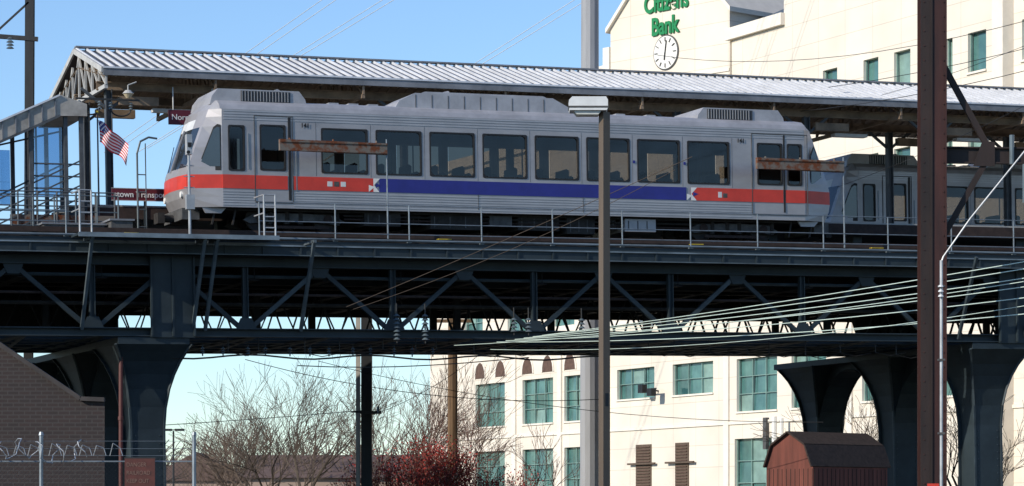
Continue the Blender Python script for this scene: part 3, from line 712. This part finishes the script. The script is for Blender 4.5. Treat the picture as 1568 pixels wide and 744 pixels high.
m.box(5.6,6.4,-.6,-.005,0,33,'trim')
for a in (-51.5,-43.3,-37.4,-31.6,-18.6,-7.0): m.box(a,a+.5,-.10,-.006,0,12.6,'trim')
rnd=random.Random(3)
for w in win:
    a,b,z0,z1=w
    for xx in (a,b): m.face([(xx,0,z0),(xx,.3,z0),(xx,.3,z1),(xx,0,z1)],'trim')
    for zz in (z0,z1): m.face([(a,0,zz),(b,0,zz),(b,.3,zz),(a,.3,zz)],'trim')
    wd=b-a; nx=3 if wd>3 else (2 if wd>1.9 else 1)
    m.box(a-.05,b+.05,-.08,-.006,z0-.1,z0-.005,'trim')
    nz=3 if (z1-z0)>2.4 else 2
    if wd<=2: nz=1
    for i in range(nx):
        xa=a+wd*i/nx; xb=a+wd*(i+1)/nx
        for j in range(nz):
            za=z0+(z1-z0)*j/nz; zc=z0+(z1-z0)*(j+1)/nz
            tl=rnd.uniform(-.03,.03); tz=rnd.uniform(-.02,.02)
            k='blind' if rnd.random()<(.35 if j==nz-1 else .15) else 'teal'
            g.face([(xa,.28+tl+tz,za),(xb,.28-tl+tz,za),(xb,.28-tl-tz,zc),(xa,.28+tl-tz,zc)],k)
        if i: m.box(xa-.025,xa+.025,.15,.22,z0,z1,'blind')
    if wd>2.0:
        for j in range(1,nz): m.box(a,b,.16,.215,z0+(z1-z0)*j/nz-.018,z0+(z1-z0)*j/nz+.018,'blind')
    for q in ((a,a+.05),(b-.05,b)): m.box(q[0],q[1],.14,.23,z0,z1,'blind')
for c in (-47.7,-44.9,-41.3,-38.7,-35.9,-33.2):
    zb=10.45
    poly=[(c+.68*math.cos(math.pi*i/12),zb+.95*math.sin(math.pi*i/12)) for i in range(13)]
    m.prism(poly,-.03,-.006,'archbrick')
    for i in range(12):
        a0=math.pi*i/12;a1=math.pi*(i+1)/12
        P=[(c+.68*math.cos(a0),zb+.95*math.sin(a0)),(c+.80*math.cos(a0),zb+1.1*math.sin(a0)),(c+.80*math.cos(a1),zb+1.1*math.sin(a1)),(c+.68*math.cos(a1),zb+.95*math.sin(a1))]
        m.hexa([(q[0],-.06,q[1]) for q in P]+[(q[0],-.002,q[1]) for q in P],'trim')
for a,b in ((-28.05,-26.36),(-23.7,-22.3)):
    m.box(a,b,-.06,-.004,2.0,5.95,'louver')
    for i in range(24): m.box(a+.1,b-.1,-.12,-.061,2.1+.16*i,2.15+.16*i,'archbrick')
for c in (-27.2,-23.0): m.box(c-1.5,c+1.5,-.25,-.13,4.85,4.95,'louver')
m.tube((-12.9,-.5,4.5),(-12.9,-.5,7.0),.13,.13,'white',8,True); m.tube((-12.2,-.5,4.5),(-12.2,-.5,6.9),.10,.10,'white',8,True)
m.box(-14.5,-14.2,-.2,-.005,5.4,7.0,'equip')
m.obj('walls',root); g.obj('window_glass',root)
m=MB(); m.tube((-25.6,-.02,8.8),(-25.6,-.6,8.9),.05,.05,'equip'); m.box(-26.3,-25.8,-.9,-.6,8.7,9.15,'dpole'); m.box(-25.3,-24.8,-.9,-.6,8.5,8.9,'dpole'); m.tube((-26.3,-.6,8.9),(-24.8,-.6,8.9),.04,.04,'equip'); m.obj('wall_floodlight',root)
GB=FB.inverted()@(T(11.16,150,0)@Matrix.Rotation(-math.radians(48),4,'Z'))
p=bpy.data.objects.new('gabled_pavilion',None); scene.collection.objects.link(p); p.parent=root; p.matrix_local=GB
m=MB()
poly=[(-8.75,13.5),(0.1,13.5),(.1,28.25),(-4.35,32.7),(-8.75,28.25)]
m.prism(poly,0,9,'cream')
for xe in (-8.95,.3):
    m.hexa([(xe,-.2,28.05),(-4.35,-.2,32.7),(-4.35,9,32.7),(xe,9,28.05),(xe,-.2,28.3),(-4.35,-.2,32.95),(-4.35,9,32.95),(xe,9,28.3)],'trim')
m.box(-9.25,-8.76,-.1,8,13.5,27.3,'trim'); m.box(-8.75,.1,-.06,-.003,25.0,25.15,'trim')
cx,cz=-4.5,26.5
def disc(r,y,k): m.prism([(cx+r*math.cos(2*math.pi*i/40),cz+r*math.sin(2*math.pi*i/40)) for i in range(40)],y-.03,y,k)
disc(.94,-.01,'equip'); disc(.87,-.05,'white')
for i in range(12):
    a=math.pi*i/6; m.beam((cx+.58*math.cos(a),-.10,cz+.58*math.sin(a)),(cx+.8*math.cos(a),-.10,cz+.8*math.sin(a)),.03,.07,'equip',up=(0,1,0))
m.beam((cx,-.11,cz),(cx+.1,-.11,cz+.62),.03,.07,'dpole',up=(0,1,0)); m.beam((cx,-.11,cz),(cx-.05,-.11,cz-.4),.03,.09,'dpole',up=(0,1,0))
m.obj('gable_wall',p)
text('bank_lettering','Bank',1.30,T(-5.55,-.06,27.5)@UPR,'green',p,.05,bold=.035,sx=.78)
text('citizens_lettering','Citizens',1.30,T(-6.1,-.06,28.75)@UPR,'green',p,.05,bold=.035,sx=.78)

# ------------------------------------------------------------------ brick building left, barn
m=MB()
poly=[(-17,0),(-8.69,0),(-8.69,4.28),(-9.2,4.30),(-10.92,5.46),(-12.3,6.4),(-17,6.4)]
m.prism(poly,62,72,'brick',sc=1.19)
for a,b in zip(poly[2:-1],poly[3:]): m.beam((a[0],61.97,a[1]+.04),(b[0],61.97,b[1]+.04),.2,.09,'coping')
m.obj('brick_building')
e=empty('storage_barn',T(8.91,86,0)@Matrix.Rotation(math.radians(41.3),4,'Z')); m=MB()
gp=[(0,0),(0,3.35),(.28,4.0),(.95,4.38),(1.62,4.0),(1.9,3.35),(1.9,0)]
m.prism(gp,0,3.3,'barnred','x')
for a,b in zip(gp[1:5],gp[2:6]):
    da=(Vector((0,b[0]-a[0],b[1]-a[1]))).normalized(); nn=Vector((0,-da.z,da.y))*.05
    P=[Vector((-.12,*a)),Vector((3.42,*a)),Vector((3.42,*b)),Vector((-.12,*b))]
    m.hexa([q for q in P]+[q+nn for q in P],'barndark')
for i in range(11): m.box(-.012,-.002,.02+.175*i,.035+.175*i,0,3.3,'barndark')
for i in range(18): m.box(.05+.185*i,.065+.185*i,-.012,-.002,0,3.3,'barndark')
m.box(-.03,-.013,.45,1.45,0,2.3,'barnred'); m.box(-.04,-.031,.43,.47,0,2.3,'trim'); m.box(-.04,-.031,1.43,1.47,0,2.3,'trim')
m.obj('walls_and_roof',e)

# ------------------------------------------------------------------ fence with barbed wire
m=MB(); FY=50
for x in (-13.4,-10.75,-8.1,-5.47):
    m.tube((x,FY,0),(x,FY,3.2),.035,.035,'rail',8,True); m.tube((x,FY,3.2),(x,FY,3.26),.05,.03,'rail',8,True)
m.tube((-13.4,FY,2.75),(-5.47,FY,2.75),.014,.014,'rail',6)
for z in (2.85,2.97,3.1): m.tube((-13.4,FY,z),(-5.47,FY,z),.0035,.0035,'rail',4)
x=-15.5
while x<-5.5:
    for sg in (1,-1):
        xa=x if sg>0 else x+2.0; xb=x+2.0 if sg>0 else x
        p=Vector((xa,FY+.01*sg,.75)); q=Vector((xb,FY+.01*sg,2.75))
        lo,hi=-13.4,-5.47
        d=q-p; t0=0;t1=1
        if d.x>0: t0=max(0,(lo-p.x)/d.x); t1=min(1,(hi-p.x)/d.x)
        else: t0=max(0,(hi-p.x)/d.x); t1=min(1,(lo-p.x)/d.x)
        if t1>t0: m.tube(p+d*t0,p+d*t1,.0022,.0022,'dpole',3)
    x+=.075
rnf=random.Random(4)
pts=[]
for i in range(200):
    a=i*.62; x=-13.4+i*.034
    if x>-7.3: break
    pts.append((x+.05*math.sin(i*1.7),FY+.25*math.cos(a),2.93+.17*math.sin(a)+.05*math.sin(x*5)))
m.path(pts,.009,'galv',4)
for i in range(8):
    x=-8.9+.28*i+.1*rnf.random(); m.path([(x,FY,2.85),(x+.06,FY-.05,3.02+.05*rnf.random()),(x+.18,FY,2.98),(x+.22,FY,2.85)],.008,'galv',3)
m.obj('barbed_wire_fence')
e=empty('danger_sign',T(-6.65,49.9,0)); m=MB(); m.box(0,.52,-.01,.01,2.3,2.8,'signred'); m.box(-.01,.53,-.012,.012,2.8,2.82,'dpole'); m.box(-.01,.53,-.012,.012,2.28,2.3,'dpole'); m.obj('panel',e)
for i,s in enumerate(('DANGER','RAILROAD','KEEP OUT')): text('lettering',s,.10,T(.03,-.016,2.66-.14*i)@UPR,'signtxt',e,.002,sx=.85)

# ------------------------------------------------------------------ trees
def grow(m,p,d,l,r,lev,k,rn,tips,spread=.6,curl=.09,minr=.006,kids=(2,3)):
    n=3; pp=Vector(p); dd=Vector(d).normalized(); rr_=r
    for i in range(n):
        dd=(dd+Vector((rn.gauss(0,curl),rn.gauss(0,curl),rn.gauss(0,curl)+.05))).normalized()
        q=pp+dd*l/n; r2=rr_*.88
        m.tube(pp,q,max(rr_,minr),max(r2,minr),k,5 if rr_>.05 else 3)
        if i<n-1 and lev>0 and rn.random()<.7 and rr_<.13:
            ax=Vector((rn.gauss(0,1),rn.gauss(0,1),rn.gauss(0,.5))).normalized()
            nd=(dd+ax*spread*1.1).normalized()
            grow(m,q,nd,l*rn.uniform(.55,.8),r2*.5,lev-1,k,rn,tips,spread,curl,minr,kids)
        pp=q; rr_=r2
    if lev<=0: tips.append(pp.copy()); return
    for j in range(rn.choice(kids)):
        ax=Vector((rn.gauss(0,1),rn.gauss(0,1),rn.gauss(0,.4))).normalized()
        nd=(dd+ax*spread).normalized()
        grow(m,pp,nd,l*rn.uniform(.68,.88),rr_*.66,lev-1,k,rn,tips,spread,curl,minr,kids)
def tree(x,y,h,r,lev,k,seed,name='bare_tree',trunks=1,berries=0,spread=.6,minr=.007,f=.30):
    rn=random.Random(seed); m=MB(); tips=[]
    for i in range(trunks):
        d=Vector((rn.gauss(0,.15*(trunks>1)+.03),rn.gauss(0,.15),1))
        grow(m,(0,0,0),d,h*f,r,lev,k,rn,tips,spread,minr=minr)
    zt=sorted(t.z for t in tips)[int(len(tips)*.97)]
    s=h/zt
    m.v=[(a*s,b*s,c*s) for a,b,c in m.v]
    if berries:
        for t in tips:
            for _ in range(berries):
                c=t*s+Vector((rn.gauss(0,.12),rn.gauss(0,.12),rn.gauss(0,.12))); z=rn.uniform(.02,.04)
                a=Vector((rn.gauss(0,1),rn.gauss(0,1),rn.gauss(0,1))).normalized()*z; b=a.cross(Vector((rn.gauss(0,1),rn.gauss(0,1),1))).normalized()*z
                m.face([c-a,c-b,c+a,c+b],'berry')
    m.obj(name,None,T(x,y,0))
tree(-8.2,112,8.0,.19,5,'bark',11,spread=.62,f=.36)
tree(-9.6,117,7.6,.15,5,'bark',14,spread=.6,f=.34)
tree(-10.9,124,7.2,.13,5,'bark2',12,spread=.6)
tree(-13.3,138,6.6,.12,5,'bark2',5,spread=.55)
tree(-6.1,130,8.4,.13,5,'bark2',8,spread=.5)
tree(-4.4,124,8.6,.12,5,'bark2',21,spread=.45)
tree(-3.6,114,6.8,.11,5,'bark3',22,spread=.5)
tree(-1.3,128,6.2,.09,4,'bark3',23,spread=.5)
tree(1.2,126,6.0,.09,4,'bark3',24,spread=.5)
tree(13.9,112,6.8,.13,5,'bark',31,spread=.6)
tree(16.9,106,6.4,.13,5,'bark',32,spread=.6)
for i,(x,y,h) in enumerate(((-3.9,100,3.9),(-3.1,102,4.4),(-2.5,101,4.2),(-1.2,100,3.5),(.3,103,3.4))):
    tree(x,y,h,.045,4,'bark3',50+i,'red_berry_bush',3,6 if i<3 else 3,.5,.006)
m=MB(); rn=random.Random(9)
for i in range(60):
    mm=MB(); tips=[]
    y=rn.uniform(210,300); x=rn.uniform(-42,5)*y/260; h=rn.uniform(6.5,10)
    grow(mm,(0,0,0),(0,0,1),h*.3,.16,3,'bark2' if rn.random()<.6 else 'bark',rn,tips,.6,minr=.025)
    zt=max(t.z for t in tips); s=h/zt
    n=len(m.v); m.v+=[(a*s*1.1+x,b*s+y,c*s) for a,b,c in mm.v]; m.f+=[tuple(q+n for q in f) for f in mm.f]; ii=m.mi(mm.mats[0]); m.m+=[ii]*len(mm.f)
m.obj('distant_trees')
def house(x,y,w,dp,h,rh,k='housewall'):
    e=empty('suburban_house',T(x,y,0)); m=MB(); m.box(0,w,0,dp,0,h,k)
    m.prism([(-.3,h+.005),(w+.3,h+.005),(w*.5,h+rh)],-.3,dp+.3,'houseroof') if w<9 else m.prism([(-.4,h+.005),(dp+.4,h+.005),(dp*.5,h+rh)],-.4,w+.4,'houseroof','x')
    n=max(2,int(w/3))
    for i in range(n):
        xx=w*(i+.5)/n
        for z in (1.0,3.6):
            if z+1.4<h: m.box(xx-.5,xx+.5,-.06,-.004,z,z+1.3,'white'); m.box(xx-.42,xx+.42,-.08,-.061,z+.08,z+1.22,'dglass')
    m.obj('walls_and_roof',e)
house(-19.5,215,13,9,5.0,1.8); house(-29,230,8,9,5.0,2.3); house(-12.5,240,8,8,5.2,2.2,'cream'); house(-36,235,6,8,4.2,2.0)
m=MB(); x,y,z=-23.3,200,8.0
m.tube((x,y,0),(x,y,z),.09,.06,'dpole',8,True); m.box(x-.75,x-.1,y-.2,y+.2,z,z+.15,'dpole'); m.box(x+.1,x+.75,y-.2,y+.2,z,z+.15,'dpole'); m.box(x-.1,x+.1,y-.04,y+.04,z+.04,z+.1,'dpole'); m.obj('parking_lot_lamp')

# ------------------------------------------------------------------ ground
m=MB(); m.face([(-2500,-2500,0),(2500,-2500,0),(2500,2500,0),(-2500,2500,0)],'groundm'); m.obj('ground')
m=MB(); m.face([(-60,20,.004),(60,20,.004),(60,76,.004),(-60,76,.004)],'asphalt'); 
for i in range(-12,12): m.face([(i*2.8,50.5,.008),(i*2.8+.1,50.5,.008),(i*2.8+.1,56,.008),(i*2.8,56,.008)],'paint')
m.obj('parking_lot')
m=MB(); m.face([(-200,98,.004),(200,98,.004),(200,108,.004),(-200,108,.004)],'asphalt')
for i in range(-30,30): m.face([(i*6,102.9,.008),(i*6+3,102.9,.008),(i*6+3,103.05,.008),(i*6,103.05,.008)],'paint')
m.box(-200,200,97.7,98,0,.13,'conc'); m.box(-200,200,108,108.3,0,.13,'conc'); m.obj('road')

# ------------------------------------------------------------------ light, sky, camera
sd=Vector((-.80,-.60,0)).normalized(); el=math.radians(25)
sv=Vector((sd.x*math.cos(el),sd.y*math.cos(el),math.sin(el)))
ld=bpy.data.lights.new('sun','SUN'); ld.energy=4.9; ld.angle=math.radians(.5); ld.color=(1,.91,.77)
lo=bpy.data.objects.new('sun',ld); scene.collection.objects.link(lo); lo.rotation_euler=sv.to_track_quat('Z','Y').to_euler(); lo.location=(-50,-50,60)
w=bpy.data.worlds.new("World"); scene.world=w; w.use_nodes=True; nt=w.node_tree; bg=nt.nodes['Background']
sk=nt.nodes.new('ShaderNodeTexSky'); sk.sky_type='NISHITA'; sk.sun_disc=False; sk.sun_elevation=el; sk.sun_rotation=math.atan2(sd.x,sd.y)%(2*math.pi)
sk.air_density=1.0; sk.dust_density=.0; sk.ozone_density=1.0
mx=nt.nodes.new('ShaderNodeMix'); mx.data_type='RGBA'; mx.blend_type='MULTIPLY'; mx.inputs[0].default_value=1; mx.inputs[7].default_value=(.80,.99,1.27,1)
nt.links.new(sk.outputs[0],mx.inputs[6]); nt.links.new(mx.outputs[2],bg.inputs[0]); bg.inputs[1].default_value=.135
cd=bpy.data.cameras.new('camera'); co=bpy.data.objects.new('camera',cd); scene.collection.objects.link(co)
co.location=(0,0,1.7); co.rotation_euler=(math.radians(90),0,0); cd.lens=4450/1568*36; cd.sensor_width=36; cd.shift_y=428/1568; cd.clip_end=6000
scene.camera=co
scene.view_settings.view_transform='Standard'; scene.view_settings.look='None'; scene.view_settings.exposure=0
